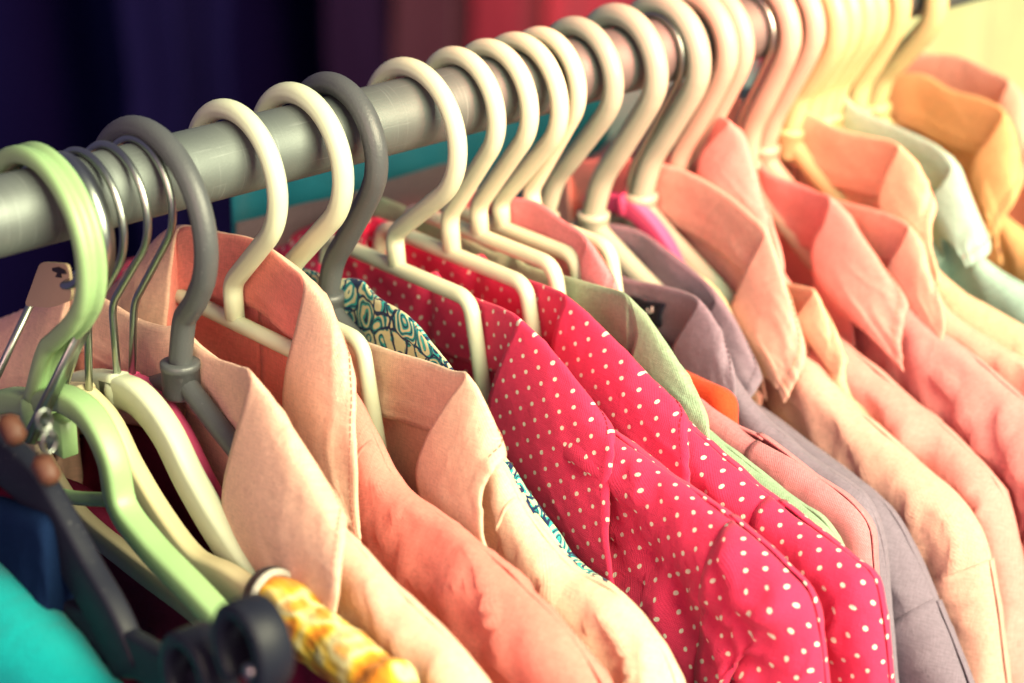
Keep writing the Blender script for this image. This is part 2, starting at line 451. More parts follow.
def tube_hanger(key, A, X, B, S, label, mat, tr=.0052, group=None, slope=.47, L=.20, tw=0, fat=1.0, bar=True):
    s, r = solve(A, X, tr); HS[key] = s
    root = new_root(s, label, group=group)
    pts, st = hook_path(s, r, tr, B, S, True, wB=tw*.5, wS=tw)
    h = MB(); h.tube(pts, tr, prof=seam_ring(tr)); h.build('hook', M[mat], root)
    sx = s+tw
    c = MB(); cr = tr*1.42*fat
    top = W(sx, st.x, st.y)
    prof = [(top+Vector((0, 0, z)), k) for z, k in ((.0005, .9), (.0, 1.04), (-.0028, 1.04), (-.003, 1), (-.014, 1), (-.0155, .9), (-.016, .5))]
    base = len(c.V); seg = 24
    for p, k in prof:
        for q in range(seg):
            a = 2*math.pi*q/seg; c.V.append(p+Vector((cr*k*math.cos(a), cr*k*math.sin(a), 0))); c.UV.append((0, 0))
    for i in range(len(prof)-1):
        for q in range(seg):
            a = i*seg+q; b = i*seg+(q+1) % seg; c.F.append((a, b, b+seg, a+seg))
    c.F.append(tuple(range(seg-1, -1, -1)))
    c.build('collar', M[mat], root)
    for sg in (1, -1):
        a = MB(); u0, v0 = st.x, st.y-.008
        P = catmull([W(sx, u0+sg*.002, v0), W(sx, u0+sg*.02, v0-.02*slope*1.0), W(sx, u0+sg*.08, v0-.08*slope), W(sx, u0+sg*L*.93, v0-L*.93*slope), W(sx, u0+sg*L, v0-L*slope-.006), W(sx, u0+sg*L*.96, v0-L*slope-.018)], 8)
        a.tube(P, tr*.95, 14); a.build('arm', M[mat], root)
    if bar:
        b_ = MB(); b_.tube([W(sx, st.x+(-1+2*i/20)*L*.96, st.y-.008-L*slope-.018) for i in range(21)], tr*.85, 12); b_.build('trouser_bar', M[mat], root)
    return s, root, st

kid_hanger('H4', 222, 284, (232, 283), (235, 318), 'slim white plastic hanger leftmost of its kind, inside a salmon shirt collar', tr=.0044)
kid_hanger('H5', 288, 350, (290, 266), (292, 305), 'slim white plastic hanger just left of the second charcoal hook', ub=.050, tr=.0047)
kid_hanger('H7', 402, 464, (394, 234), (397, 264), 'slim white plastic hanger holding the front red polka dot shirt, right of the charcoal hook')
kid_hanger('H8', 452, 503, (449, 215), (452, 250), 'slim white plastic hanger holding the rear red polka dot shirt')
kid_hanger('H9', 485, 536, (478, 205), (480, 232), 'slim white plastic hanger holding the mint green shirt')
kid_hanger('H10', 513, 566, (500, 200), (502, 224), 'slim white plastic hanger inside the pink jersey top, left of the last white one')
kid_hanger('H11', 538, 584, (530, 190), (535, 215), 'slim white plastic hanger, rightmost of the tight white bunch, before the sage green hooks')

tube_hanger('H3', 130, 233, (185, 318), (180, 362), 'charcoal grey plastic tube hanger beside the three steel hooks', 'gray', tr=.0050, group='charcoal plastic hangers', fat=1.15)
tube_hanger('H6', 325, 384, (334, 262), (328, 293), 'charcoal grey plastic tube hanger holding the teal paisley shirt', 'gray', tr=.0051, group='charcoal plastic hangers')
tube_hanger('H12', 572, 621, (556, 180), (545, 214), 'pale sage plastic hanger with cream hook, first one right of the white bunch', 'pale', group='pale sage plastic hangers', tr=.0048)
tube_hanger('H13', 613, 665, (603, 178), (593, 213), 'pale sage plastic hanger with its arm in the front lavender shirt collar', 'pale', group='pale sage plastic hangers', tr=.0056, slope=.46, L=.10)
tube_hanger('H15', 657, 708, (652, 158), (641, 194), 'pale sage plastic hanger lying inside the cream beige shirt collar', 'pale', group='pale sage plastic hangers', tr=.0058, slope=.50, L=.13)
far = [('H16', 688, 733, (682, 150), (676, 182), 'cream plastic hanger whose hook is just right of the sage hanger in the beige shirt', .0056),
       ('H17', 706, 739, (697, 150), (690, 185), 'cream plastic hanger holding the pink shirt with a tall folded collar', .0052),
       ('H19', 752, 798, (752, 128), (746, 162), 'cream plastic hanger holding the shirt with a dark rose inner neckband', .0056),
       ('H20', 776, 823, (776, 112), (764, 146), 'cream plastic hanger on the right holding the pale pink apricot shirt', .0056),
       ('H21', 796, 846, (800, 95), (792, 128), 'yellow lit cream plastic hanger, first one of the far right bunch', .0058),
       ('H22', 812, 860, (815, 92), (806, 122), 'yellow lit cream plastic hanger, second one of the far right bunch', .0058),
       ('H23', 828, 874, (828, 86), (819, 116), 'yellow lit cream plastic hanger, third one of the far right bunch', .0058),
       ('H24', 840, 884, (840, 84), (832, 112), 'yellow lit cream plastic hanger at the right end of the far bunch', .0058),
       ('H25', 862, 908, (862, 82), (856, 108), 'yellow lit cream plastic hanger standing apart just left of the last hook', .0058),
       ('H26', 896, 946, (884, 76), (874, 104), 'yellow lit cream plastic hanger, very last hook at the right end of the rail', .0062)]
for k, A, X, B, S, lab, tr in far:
    tube_hanger(k, A, X, B, S, lab, 'glowpink' if k in ('H16', 'H17', 'H19', 'H20') else 'glowyellow', tr=tr, group='cream plastic hangers at the far end of the rail', slope=.62, L=.07, bar=False)

def wire_hook(key, A, X, B, S, root_label, tr=.0017, tip=160, group=None, name='clothes_hanger'):
    s, r = solve(A, X, tr); HS[key] = s
    root = new_root(s, root_label, group=group, name=name)
    pts, st = hook_path(s, r, tr, B, S, tip=tip)
    h = MB(); h.tube(pts, tr, 12); h.build('hook', M['wire'], root)
    return s, st, root
def collar_bead(s, st, root, mat, r, hgt, name='hook_socket'):
    b = MB(); top = W(s, st.x, st.y)
    b.tube([top+Vector((0, 0, .001)), top, top+Vector((0, 0, -.3*hgt)), top+Vector((0, 0, -hgt))], r, 16, taper=lambda t: .62 if t == 0 else (.9 if t < .5 else 1.0))
    b.build(name, M[mat], root)
def slab(s, path, half_w, half_t, mat, root, name='arm', wofs=0):
    """flat plank swept along a pixel path lying in the hanger's own plane; half_t across, half_w along the rail"""
    P = [W(s+wofs, *uv_at(x, y, s+wofs)) for x, y in path]
    P = resample(catmull(P, 8), 40)
    a, b = half_w, half_t; c = min(a, b)*.45
    prof = [(a-c, b), (a-c*.3, b-c*.3), (a, b-c), (a, -b+c), (a-c*.3, -b+c*.3), (a-c, -b), (-a+c, -b), (-a+c*.3, -b+c*.3), (-a, -b+c), (-a, b-c), (-a+c*.3, b-c*.3), (-a+c, b)]
    m_ = MB(); m_.tube(P, b, prof=prof); return m_.build(name, M[mat], root), P

# three steel-hook hangers
s, st, root = wire_hook('M1', 74, 126, (88, 318), (89, 395), 'pale plywood hanger with a steel hook, its arm ending in the yellow floral strap', group='hangers with thin steel hooks')
slab(s, [(84, 402), (108, 428), (128, 468), (160, 522), (196, 568), (235, 588), (300, 640)], .0042, .0085, 'wood', root)
slab(s, [(90, 402), (60, 402), (20, 420), (-60, 470)], .0042, .0080, 'wood', root)
collar_bead(s, st, root, 'wood', .0042, .010)
s, st, root = wire_hook('M2', 101, 150, (112, 304), (118, 382), 'cream white plastic hanger with a steel hook and thick curved arm', group='hangers with thin steel hooks')
slab(s, [(110, 388), (138, 398), (165, 430), (190, 480), (222, 535), (262, 590), (330, 650)], .0050, .0070, 'white', root)
slab(s, [(122, 388), (90, 385), (50, 396), (-40, 440)], .0050, .0066, 'white', root)
collar_bead(s, st, root, 'white', .0062, .010)
s, st, root = wire_hook('M3', 128, 175, (134, 303), (132, 378), 'hot pink plastic hanger with a steel hook, hidden behind the cream white one', group='hangers with thin steel hooks')
slab(s, [(128, 386), (150, 396), (178, 432), (203, 482), (236, 540), (276, 592), (340, 652)], .0035, .0065, 'pinkp', root)
slab(s, [(136, 386), (110, 384), (70, 392), (-20, 432)], .0035, .0060, 'pinkp', root)
collar_bead(s, st, root, 'pinkp', .0042, .012)
s, st, root = wire_hook('H14', 650, 682, (633, 165), (626, 196), 'hot pink plastic hanger with thin steel hook beside the cream beige shirt')
slab(s, [(622, 204), (634, 210), (650, 225), (668, 250), (690, 285)], .0035, .0052, 'pinkp', root)
slab(s, [(626, 204), (610, 202), (590, 205)], .0035, .0050, 'pinkp', root)
collar_bead(s, st, root, 'pinkp', .0050, .009)
wire_hook('H18', 742, 766, (738, 122), (716, 165), 'thin steel wire hanger hooked between two cream plastic hooks')

# green hanger
tr = .0052
s, r = solve(22, 99, tr); HS['H1'] = s
root = new_root(s, 'mint green plastic hanger with a wide flat hook at the left end of the rail')
pts, st = hook_path(s, r, tr, (52, 348), (38, 398), True, tip=200)
a, b = .0060, .0037; c = .0016
prof = [(a, b-c), (a-c, b), (.0022, b), (.0015, b-.0012), (-.0015, b-.0012), (-.0022, b), (-a+c, b), (-a, b-c), (-a, -b+c), (-a+c, -b), (a-c, -b), (a, -b+c)]
h = MB(); h.tube(pts, tr, prof=prof); h.build('hook', M['green'], root)
collar_bead(s, st, root, 'green', .0080, .016, 'collar')
slab(s, [(40, 402), (62, 398), (92, 418), (112, 458), (122, 506), (150, 545), (195, 592), (240, 640)], .0056, .0050, 'green', root)
slab(s, [(36, 404), (10, 400), (-40, 420), (-90, 470)], .0056, .0050, 'green', root)
tb = MB(); tb.tube(catmull([W(s, *uv_at(x, y, s)) for x, y in ((-60, 470), (10, 480), (70, 497), (112, 500))], 8), .003, 10); tb.build('trouser_bar', M['green'], root)
nb = MB(); nb.box(W(s, *uv_at(62, 435, s)), (Vector((1, 0, 0)), Vector((0, 1, 0)), Vector((0, 0, 1))), (.004, .006, .008)); nb.build('strap_notch', M['green'], root)

# tan flat hanger behind the green one
st_ = HS['H1']+.012
root = empty('clothes_hanger', W(st_, 0, RAIL_R), 'tan flat hanger bar sloping behind and below the mint green hanger', 'hanger')
slab(st_, [(40, 455), (75, 512), (130, 560), (190, 605), (250, 655)], .003, .0055, 'sheet_tan', root)
slab(st_, [(44, 455), (10, 450), (-60, 480)], .003, .0055, 'sheet_tan', root)
hp, _ = hook_path(st_, .028, .0017, (60, 400), (42, 452), tip=155); q = MB(); q.tube(hp, .0017, 10); q.build('hook', M['wire'], root)

# ------------------------------------------------------------------ shirts
def fold_noise(t, q, seed, sc1=.022, sc2=.07):
    a = noise.noise(Vector((t/sc2, q/sc1, seed*7.3)))
    b = noise.noise(Vector((t/.05+q/.09, q/.11, seed*3.1+40)))
    c = noise.noise(Vector((t/.013, q/.02, seed+9)))
    k = noise.noise(Vector((t/.075+q/.10, q/.026-t/.055, seed*1.7+3)))
    k2 = noise.noise(Vector((t/.05-q/.06, q/.05+t/.021, seed*2.9+13)))
    cr = max(0, 1-abs(k)*4.5)**2*.55+max(0, 1-abs(k2)*5.5)**2*.32
    return .5*a+.55*b+.10*c+cr
def shirt(s, label, mat, ridge, fold, outer, kp, thread='thread', rf=.010, rb=.006, seed=1, amp=.0045, flare=.05, cat='shirt', group=None, seam=None,
          bandh=.030, bulge=.0065, drop=.36, name='shirt', bandmat=None, sleeve=None, far=True, stitch=True, leafmat=None, rise=.09, lift=5.0):
    """ridge: shoulder line on the viewer's side, neck to sleeve; fold / outer: top edge and free edge of the collar, nape to front.
    All are given on the garment's own plane (plus w, millimetres along the rail) and mirrored for the other half."""
    root = empty(name, W(s, 0, -.03), label, cat, group)
    mt = M[mat]
    def un(L):
        o = []
        for p in L:
            w = (p[2] if len(p) > 2 else 0)*.001; u, v = uv_at(p[0], p[1], s+w); o.append(Vector((u, v, w)))
        return o
    outer = [(p[0], p[1], p[2]-lift*min(1, max(0, i-kp+1)/2)) for i, p in enumerate(outer)]
    Fd, Od = un(fold), un(outer)
    # keep from the nape (u = 0) on
    pairs = [(f, o) for f, o in zip(Fd, Od)]
    drop0 = sum(1 for f, o in pairs if f.x <= .006); kp = max(1, kp-drop0+1)
    pairs = [(f, o) for f, o in pairs if f.x > .006]
    f0, o0 = pairs[0]
    nape = (Vector((0, f0.y+.003, f0.z+.003)), Vector((0, f0.y-.045, f0.z+.012)))
    pairs = [nape]+pairs
    Fd = [p[0] for p in pairs]; Od = [p[1] for p in pairs]
    Nd = []
    for i, f in enumerate(Fd):
        k = min(1, i/kp)
        fr = max(0, i-kp)/max(1, len(Fd)-1-kp)
        Nd.append(Vector((f.x*(1.0)+.002*k, f.y-lerp(bandh, bandh*.5, fr), f.z*.8-.002*fr)))
    side = [1, -1] if far else [1]
    # ---- collar
    def full(L):
        a = [Vector((-p.x, p.y, p.z)) for p in L[:0:-1]] if far else []
        return a+L
    nn = 8
    FF, OO, NN = catmull(full(Fd), nn), catmull(full(Od), nn), catmull(full(Nd), nn)
    n = len(FF); mrow = 22
    dO = [0]
    for a_, b_ in zip(OO, OO[1:]): dO.append(dO[-1]+(b_-a_).length)
    dF = [0]
    for a_, b_ in zip(FF, FF[1:]): dF.append(dF[-1]+(b_-a_).length)
    mid = n//2 if far else 0
    ipk = min(n-1, mid+kp*nn); offO = dF[ipk]-dO[ipk]
    G, UVg = [], []
    d = 0; ST = []
    for i in range(n):
        f, o = FF[i], OO[i]
        if i: d += (f-FF[i-1]).length
        pd = Vector((f.x*1.0, 0, f.z*2.2)); pd = pd.normalized() if pd.length > 1e-6 else Vector((0, 0, 1))
        nrm = (pd+Vector((0, .45, 0))).normalized()
        C = f.lerp(o, .33)+nrm*bulge
        ln = (o-f).length
        row, ur = [], []; acc = 0; pp_ = f
        for j in range(mrow+1):
            t = j/mrow
            p = f*(1-t)**2+C*2*t*(1-t)+o*t*t
            dd = fold_noise(d, t*ln, seed+3, .03, .05)*.0026*smooth(.1, .6, t)
            edge = ln*(1-t)
            dd += .0009*smooth(.0058, .0046, edge)-.0008*smooth(.0012, .0, abs(edge-.0066))
            p = p+nrm*dd
            acc += (p-pp_).length; pp_ = p
            row.append(W(s+p.z, p.x, p.y)); ur.append((p.x+seed*.37, p.y-abs(p.z)*.3+seed*.11))
        G.append(row); UVg.append(ur)
        # topstitch point 4.5 mm inside the free edge
        tt = max(0, 1-.0048/max(.006, ln)); x = tt*mrow; j = min(mrow-1, int(x)); pp = row[j].lerp(row[j+1], x-j)
        ST.append(pp+Vector((nrm.z, -nrm.x, nrm.y))*.0007)
    grid_obj('collar', G, UVg, leafmat and M[leafmat] or mt, root, .0011)
    if stitch:
        # stitch also along the two front ends of the collar
        def dashes(P, mb, dl=.0021, gap=.0010):
            P = resample(P, max(4, int(sum((b-a).length for a, b in zip(P, P[1:]))/.0005)))
            step = int(dl/.0005); g = int(gap/.0005); i = 0
            while i+step < len(P):
                mb.tube(P[i:i+step+1], .00036, 5); i += step+g
        mb = MB(); dashes(ST, mb)
        if mb.V: mb.build('stitching', M[thread], root)
    # ---- neckband (inside of the stand)
    G, UVg = [], []; d = 0
    for i in range(n):
        f, o = FF[i], NN[i]
        if i: d += (f-FF[i-1]).length
        row, ur = [], []
        for j in range(13):
            t = j/12; p = f.lerp(o, t); inw = Vector((f.x*.0, 0, -f.z)).normalized() if abs(f.z) > 1e-5 else Vector((0, 0, 0))
            dd = .0012*smooth(0, .25, t)+fold_noise(d, t*.03, seed+8, .02, .02)*.0018*t
            dd += .0007*(smooth(.72, .75, t)-smooth(.80, .83, t))
            p = p+inw*dd; row.append(W(s+p.z, p.x, p.y)); ur.append((d+seed*.21, t*bandh+.3))
        G.append(row); UVg.append(ur)
    grid_obj('neckband', G, UVg, M[bandmat] if bandmat else mt, root, .0011)
    # ---- body panels
    n_ = Vector((.42, .9))
    Rg = []
    for p in ridge:
        w = .72*rb
        u, v = uv_at(p[0], p[1], s+w); Rg.append(Vector((u+.3*rb*.42, v+.3*rb*.9, 0)))
    last = Rg[-1]; prev = Rg[-2]
    dv = (last-prev).normalized()
    if dv.y > -.8: Rg.append(last+Vector((.05*dv.x+.0, .05*dv.y-.006, 0))); last = Rg[-1]
    Rg.append(last+Vector((.008, -.08, 0))); Rg.append(last+Vector((.012, -.24, 0)))
    for part in ('front', 'back'):
        if part == 'front':
            neck = list(reversed(Nd[kp:])); cf = neck[0]
            neck = [Vector((0, cf.y-.05, cf.z-.001)), Vector((cf.x*.5, cf.y-.02, cf.z-.001))]+neck
        else:
            neck = Nd[:kp+1]
        border = neck+Rg[0:]
        nneck = len(neck)
        B = catmull(border, 10)
        # arc length at which the shoulder starts
        Lneck = sum((B[i+1]-B[i]).length for i in range((nneck-1)*10))
        NT = 150; Bs = resample(B, NT); tot = sum((b-a).length for a, b in zip(B, B[1:])); dl = tot/(NT-1)
        tang = []
        for i in range(NT):
            a = Bs[max(0, i-4)]; b_ = Bs[min(NT-1, i+4)]; tv = Vector((b_.x-a.x, b_.y-a.y)); tang.append(tv.normalized())
        dirs = []
        for i in range(NT):
            t = i*dl
            sh = smooth(Lneck-.01, Lneck+.03, t)
            steep = smooth(.45, .97, -tang[i].y)*sh
            ang_in = math.atan2(-tang[i].x, tang[i].y) if True else 0
            nin = Vector((tang[i].y, -tang[i].x))            # inward-down normal of the outline
            dvec = Vector((0, -1)).lerp(nin, steep); dirs.append((dvec.normalized(), lerp(drop, .15, steep), smooth(Lneck-.005, Lneck+rise, t)))
        sm = []
        for i in range(NT):
            k0, k1 = max(0, i-5), min(NT, i+6); v = sum((dirs[k][0] for k in range(k0, k1)), Vector((0, 0))).normalized()
            sm.append((v, sum(dirs[k][1] for k in range(k0, k1))/(k1-k0), dirs[i][2]))
        sg = -1 if part == 'front' else 1
        MQ = 46
        for mir in side:
            def build(i0, i1, nm, off=0.0):
                G, UVg = [], []
                for i in range(i0, i1):
                    t = i*dl; b_ = Bs[i]; dvec, Q, sh = sm[i]
                    r = lerp(.0022, rf if part == 'front' else rb, sh)
                    row, ur = [], []
                    for j in range(MQ+1):
                        q = Q*(j/MQ)**1.6
                        qa = r*math.pi/2
                        if q < qa: w = r*math.sin(q/r); dr = r*(1-math.cos(q/r))
                        else: w = r+flare*sh*(q-qa); dr = r+(q-qa)
                        dis = fold_noise(t, q, seed+(0 if mir > 0 else 50)+(0 if sg < 0 else 20))*amp*1.25*smooth(-.004, .016, q)*(.2+.8*sh)*(1 if sg < 0 else .5)
                        wob = (noise.noise(Vector((t/.03, seed, mir)))*.0016+noise.noise(Vector((t/.011, seed+4, mir)))*.0006)*sh
                        ww = b_.z+sg*(w+dis+off*.6)
                        uu = b_.x+dvec.x*dr-dvec.x*off; vv = b_.y+dvec.y*dr+wob-dvec.y*off
                        row.append(W(s+ww, uu*mir, vv)); ur.append((b_.x+dvec.x*q+seed*.23, b_.y+dvec.y*q+(0 if sg < 0 else .5)))
                    G.append(row); UVg.append(ur)
                return grid_obj(nm, G, UVg, mt, root, .0010)
            if sleeve:
                isl = int((Lneck+sleeve)/dl)
                build(0, min(NT, isl+2), part+'_panel'); build(min(isl, NT-3), NT, 'sleeve', .0009)
            else: build(0, NT, part+'_panel')
            if seam and part == 'front' and mir > 0:
                # yoke seam: a raised double line running down from the shoulder
                for sd in seam:
                    i = int(min(NT-2, (Lneck+sd)/dl)); mb = MB(); P = []
                    t = i*dl
                    for j in range(60):
                        q = .10*j/59+.001
                        ii = min(NT-1, i-int(.12*q/dl)); b_ = Bs[ii]; dvec, Q, sh = sm[ii]
                        r = lerp(.0022, rf, sh); qa = r*math.pi/2
                        if q < qa: w = r*math.sin(q/r); dr = r*(1-math.cos(q/r))
                        else: w = r+flare*sh*(q-qa); dr = r+(q-qa)
                        dis = fold_noise(ii*dl, q, seed)*amp*1.25*smooth(-.004, .016, q)*(.2+.8*sh)
                        wob = (noise.noise(Vector((ii*dl/.03, seed, 1)))*.0016+noise.noise(Vector((ii*dl/.011, seed+4, 1)))*.0006)*sh
                        P.append(W(s+b_.z-(w+dis+.0004), b_.x+dvec.x*dr, b_.y+dvec.y*dr+wob))
                    mb.tube(P, .0009, 6); mb.build('yoke_seam', mt, root)
    return root

# ------------------------------------------------------------------ the garments, near to far
GRP = 'collared shirts on the rail'
shirt(HS['H3'], 'cream peach collared shirt on the charcoal hanger nearest the steel hooks', 'peach',
      [(346, 527), (372, 556), (405, 590), (442, 627), (478, 670), (500, 715)],
      [(192, 342, 10), (215, 358, 9), (237, 366, 6), (250, 374, 1), (244, 405, -4), (232, 448, -9), (223, 492, -13), (226, 530, -15), (250, 570, -16)],
      [(240, 400, 14), (275, 425, 13), (300, 450, 10), (343, 515, 3), (344, 535, -4), (341, 560, -11), (338, 585, -16), (334, 612, -19), (325, 640, -20)],
      3, seed=1, rf=.012, group=GRP, amp=.006)
shirt(HS['H4'], 'salmon peach shirt with a tall folded collar on the slim white hanger', 'salmon',
      [(353, 385), (366, 408), (380, 436), (398, 474), (418, 495), (468, 532), (528, 585), (580, 640), (612, 690)],
      [(232, 236, 10), (262, 249, 9), (287, 265, 6), (304, 284, 1), (297, 325, -4), (286, 372, -9), (284, 410, -12), (296, 450, -15), (318, 490, -16)],
      [(280, 290, 14), (305, 310, 13), (325, 325, 10), (349, 368, 3), (354, 408, -3), (356, 450, -9), (357, 495, -14), (360, 535, -18), (362, 560, -20)],
      3, seed=2, rf=.014, group=GRP, seam=[.055], leafmat='peach', amp=.008, bulge=.013)  # lighter collar material puts the cream highlight into the same cloth
shirt(HS['H5'], 'pale cream peach shirt with its collar just in front of the teal paisley one', 'creampeach',
      [(500, 452), (512, 472), (536, 518), (576, 566), (620, 592), (650, 625), (672, 660), (690, 720)],
      [(340, 330, 10), (385, 349, 9), (425, 361, 8), (452, 371, 4), (466, 375, 1), (446, 405, -5), (426, 440, -9), (416, 475, -12), (424, 505, -15), (440, 530, -16)],
      [(380, 400, 14), (420, 410, 13), (455, 415, 11), (480, 420, 7), (504, 456, 1), (492, 470, -5), (482, 490, -10), (479, 510, -13), (482, 540, -17), (494, 566, -19)],
      4, seed=3, rf=.013, group=GRP, seam=[.040], amp=.007)
shirt(HS['H6'], 'teal and cream paisley shirt on the second charcoal hanger', 'paisley',
      [(492, 445), (508, 458), (528, 490), (552, 524), (578, 560), (622, 594), (652, 632), (676, 668), (690, 720)],
      [(345, 288, 8), (375, 297, 8), (405, 315, 6), (428, 342, 4), (449, 371, 1), (440, 395, -3), (430, 420, -5)],
      [(350, 320, 11), (385, 330, 11), (420, 350, 9), (445, 380, 7), (470, 420, 4), (475, 440, 0), (470, 460, -4)],
      4, seed=4, rf=.008, group=GRP, stitch=False, amp=.003)
PD = 'red polka dot shirts'
shirt(HS['H7'], 'red polka dot shirt in front, its wide collar over the pale cream peach shirt', 'polka',
      [(612, 430), (628, 442), (655, 460), (702, 494), (750, 530), (788, 564), (814, 594), (824, 635), (829, 690)],
      [(400, 272, 9), (440, 284, 9), (482, 301, 8), (505, 310, 4), (517, 320, 1), (505, 352, -4), (493, 384, -8), (488, 410, -10), (498, 446, -13), (520, 490, -15), (545, 530, -16)],
      [(450, 340, 13), (490, 350, 13), (530, 365, 11), (570, 392, 7), (612, 428, 2), (611, 450, -3), (609, 475, -7), (608, 500, -10), (608, 530, -14), (610, 565, -17), (611, 590, -19)],
      4, seed=5, rf=.013, thread='threadr', group=PD, amp=.0075, sleeve=.135, seam=[.0])
shirt(HS['H8'], 'red polka dot shirt behind the first, its collar beside the mint green shirt', 'polka',
      [(684, 418), (700, 434), (722, 452), (770, 492), (820, 532), (858, 560), (877, 577), (885, 612), (893, 690)],
      [(450, 258, 9), (490, 268, 9), (530, 281, 8), (552, 289, 4), (564, 297, 1), (556, 325, -4), (552, 350, -7), (560, 380, -10), (585, 420, -13), (610, 455, -15)],
      [(500, 320, 13), (545, 330, 13), (590, 342, 11), (630, 370, 7), (684, 417, 2), (685, 435, -3), (687, 452, -7), (688, 470, -10), (690, 500, -14), (692, 530, -17)],
      4, seed=6, rf=.011, thread='threadr', group=PD, amp=.003, sleeve=.135)
shirt(HS['H9'], 'mint green shirt behind the polka dot shirts', 'mint',
      [(706, 426), (724, 443), (762, 472), (800, 499), (832, 525), (846, 548), (855, 600), (862, 690)],
      [(520, 262, 9), (567, 277, 9), (602, 287, 8), (620, 292, 4), (628, 298, 1), (637, 333, -3), (631, 362, -6), (640, 395, -9), (665, 420, -11)],
      [(570, 330, 13), (605, 335, 13), (640, 340, 11), (665, 352, 7), (690, 388, 2), (706, 418, -2), (708, 432, -6), (708, 450, -9), (705, 470, -12)],
      4, seed=7, rf=.007, group=GRP, stitch=False, amp=.003, bulge=.006)
shirt(HS['H10'], 'pink jersey top between the mint shirt and the red orange top', 'pinkknit',
      [(660, 372), (692, 393), (733, 421), (777, 448), (824, 480), (853, 503), (872, 527), (876, 560), (878, 600), (882, 690)],
      [(485, 193, 8), (507, 200, 8), (535, 210, 7), (564, 222, 5), (579, 232, 3), (586, 243, 0), (582, 262, -2), (583, 285, -4)],
      [(500, 210, 11), (535, 222, 11), (565, 235, 9), (590, 250, 6), (604, 268, 4), (616, 292, 0), (610, 310, -3), (600, 325, -5)],
      5, seed=8, rf=.007, group='tops on the rail', amp=.002, cat='top', name='jersey_top', bulge=.003, sleeve=.115)
shirt(HS['H11'], 'red orange sleeveless top showing as a small triangle beside the lavender shirt', 'orange',
      [(640, 345), (678, 367), (705, 380), (730, 392), (737, 402), (739, 430), (745, 520)],
      [(560, 275, 6), (590, 285, 6), (610, 297, 4), (622, 312, 1), (630, 330, -2)],
      [(565, 285, 8), (595, 297, 8), (615, 308, 6), (632, 325, 2), (640, 345, -3)],
      3, seed=9, rf=.006, stitch=False, group='tops on the rail', amp=.001, cat='top', name='sleeveless_top', bulge=.002)
LV = 'lavender grey shirts'
shirt(HS['H12']+.004, 'front lavender grey shirt with a black neck label', 'lav',
      [(720, 350), (738, 378), (762, 412), (800, 446), (838, 474), (870, 500), (886, 540), (892, 600), (900, 690)],
      [(590, 262, 7), (622, 277, 7), (657, 285, 7), (686, 293, 5), (698, 302, 1), (685, 326, -4), (673, 348, -7), (672, 372, -9), (690, 395, -10)],
      [(620, 310, 10), (660, 318, 10), (690, 325, 8), (712, 335, 4), (728, 360, 1), (735, 385, -3), (735, 400, -6), (730, 410, -9), (725, 425, -12)],
      4, seed=10, rf=.008, thread='threadg', group=LV, amp=.003, bulge=.006)
shirt(HS['H13']+.002, 'rear grey violet shirt with long sleeves beside the cream beige shirt', 'lav2',
      [(748, 396), (777, 417), (808, 441), (843, 467), (877, 493), (898, 517), (922, 562), (946, 618), (963, 660), (975, 700)],
      [(605, 200, 7), (637, 227, 7), (666, 250, 6), (692, 271, 5), (707, 284, 3), (715, 301, 0), (706, 318, -3), (706, 345, -6), (718, 375, -8)],
      [(640, 255, 10), (670, 275, 10), (700, 295, 8), (722, 315, 5), (741, 343, 2), (757, 378, 0), (751, 392, -4), (749, 398, -7), (745, 410, -10)],
      5, seed=11, rf=.014, thread='threadg', group=LV, amp=.004, sleeve=.165, bandmat='lav2', bulge=.005)
shirt(HS['H13']+.013, 'pale yellow shirt showing as a thin strip beside the cream beige collar', 'lemon',
      [(742, 372), (752, 400), (772, 432), (815, 470), (860, 505), (890, 540), (905, 590), (915, 640), (920, 700)],
      [(690, 270, 5), (705, 282, 4), (718, 302, 1), (722, 320, -2), (735, 350, -4)],
      [(700, 290, 7), (715, 300, 6), (732, 325, 2), (748, 360, -1), (752, 385, -5)],
      3, seed=12, rf=.006, group=GRP, amp=.003, stitch=False, bulge=.004)
shirt(HS['H15']+.002, 'cream beige linen shirt with a broad pointed collar and long sleeves', 'beige',
      [(803, 352), (822, 368), (846, 396), (880, 428), (925, 466), (962, 500), (984, 534), (997, 590), (1006, 660), (1012, 720)],
      [(648, 161, 9), (683, 173, 9), (724, 193, 7), (748, 213, 4), (764, 232, 1), (749, 264, -4), (735, 297, -7), (730, 312, -9), (742, 338, -12), (760, 372, -14)],
      [(680, 210, 13), (715, 225, 13), (745, 240, 10), (765, 255, 7), (783, 292, 3), (804, 346, 0), (804, 362, -5), (798, 374, -9), (790, 390, -13), (783, 403, -16)],
      4, seed=13, rf=.015, thread='threadt', group=GRP, amp=.005, sleeve=.175)
shirt(HS['H15']+.018, 'light peach shirt with only a small folded collar tip showing behind the beige collar', 'paleapricot',
      [(826, 325), (842, 347), (862, 388), (884, 420), (916, 458), (950, 490), (980, 525), (994, 580), (1006, 660), (1012, 720)],
      [(720, 250, 7), (760, 273, 7), (785, 283, 6), (803, 287, 3), (814, 291, 0), (804, 306, -3), (796, 320, -6), (806, 340, -8)],
      [(760, 290, 10), (785, 297, 10), (805, 303, 8), (820, 312, 5), (832, 330, 2), (840, 350, -2), (840, 365, -6), (838, 380, -9)],
      4, seed=14, rf=.013, thread='threadt', group=GRP, amp=.004, bulge=.002)
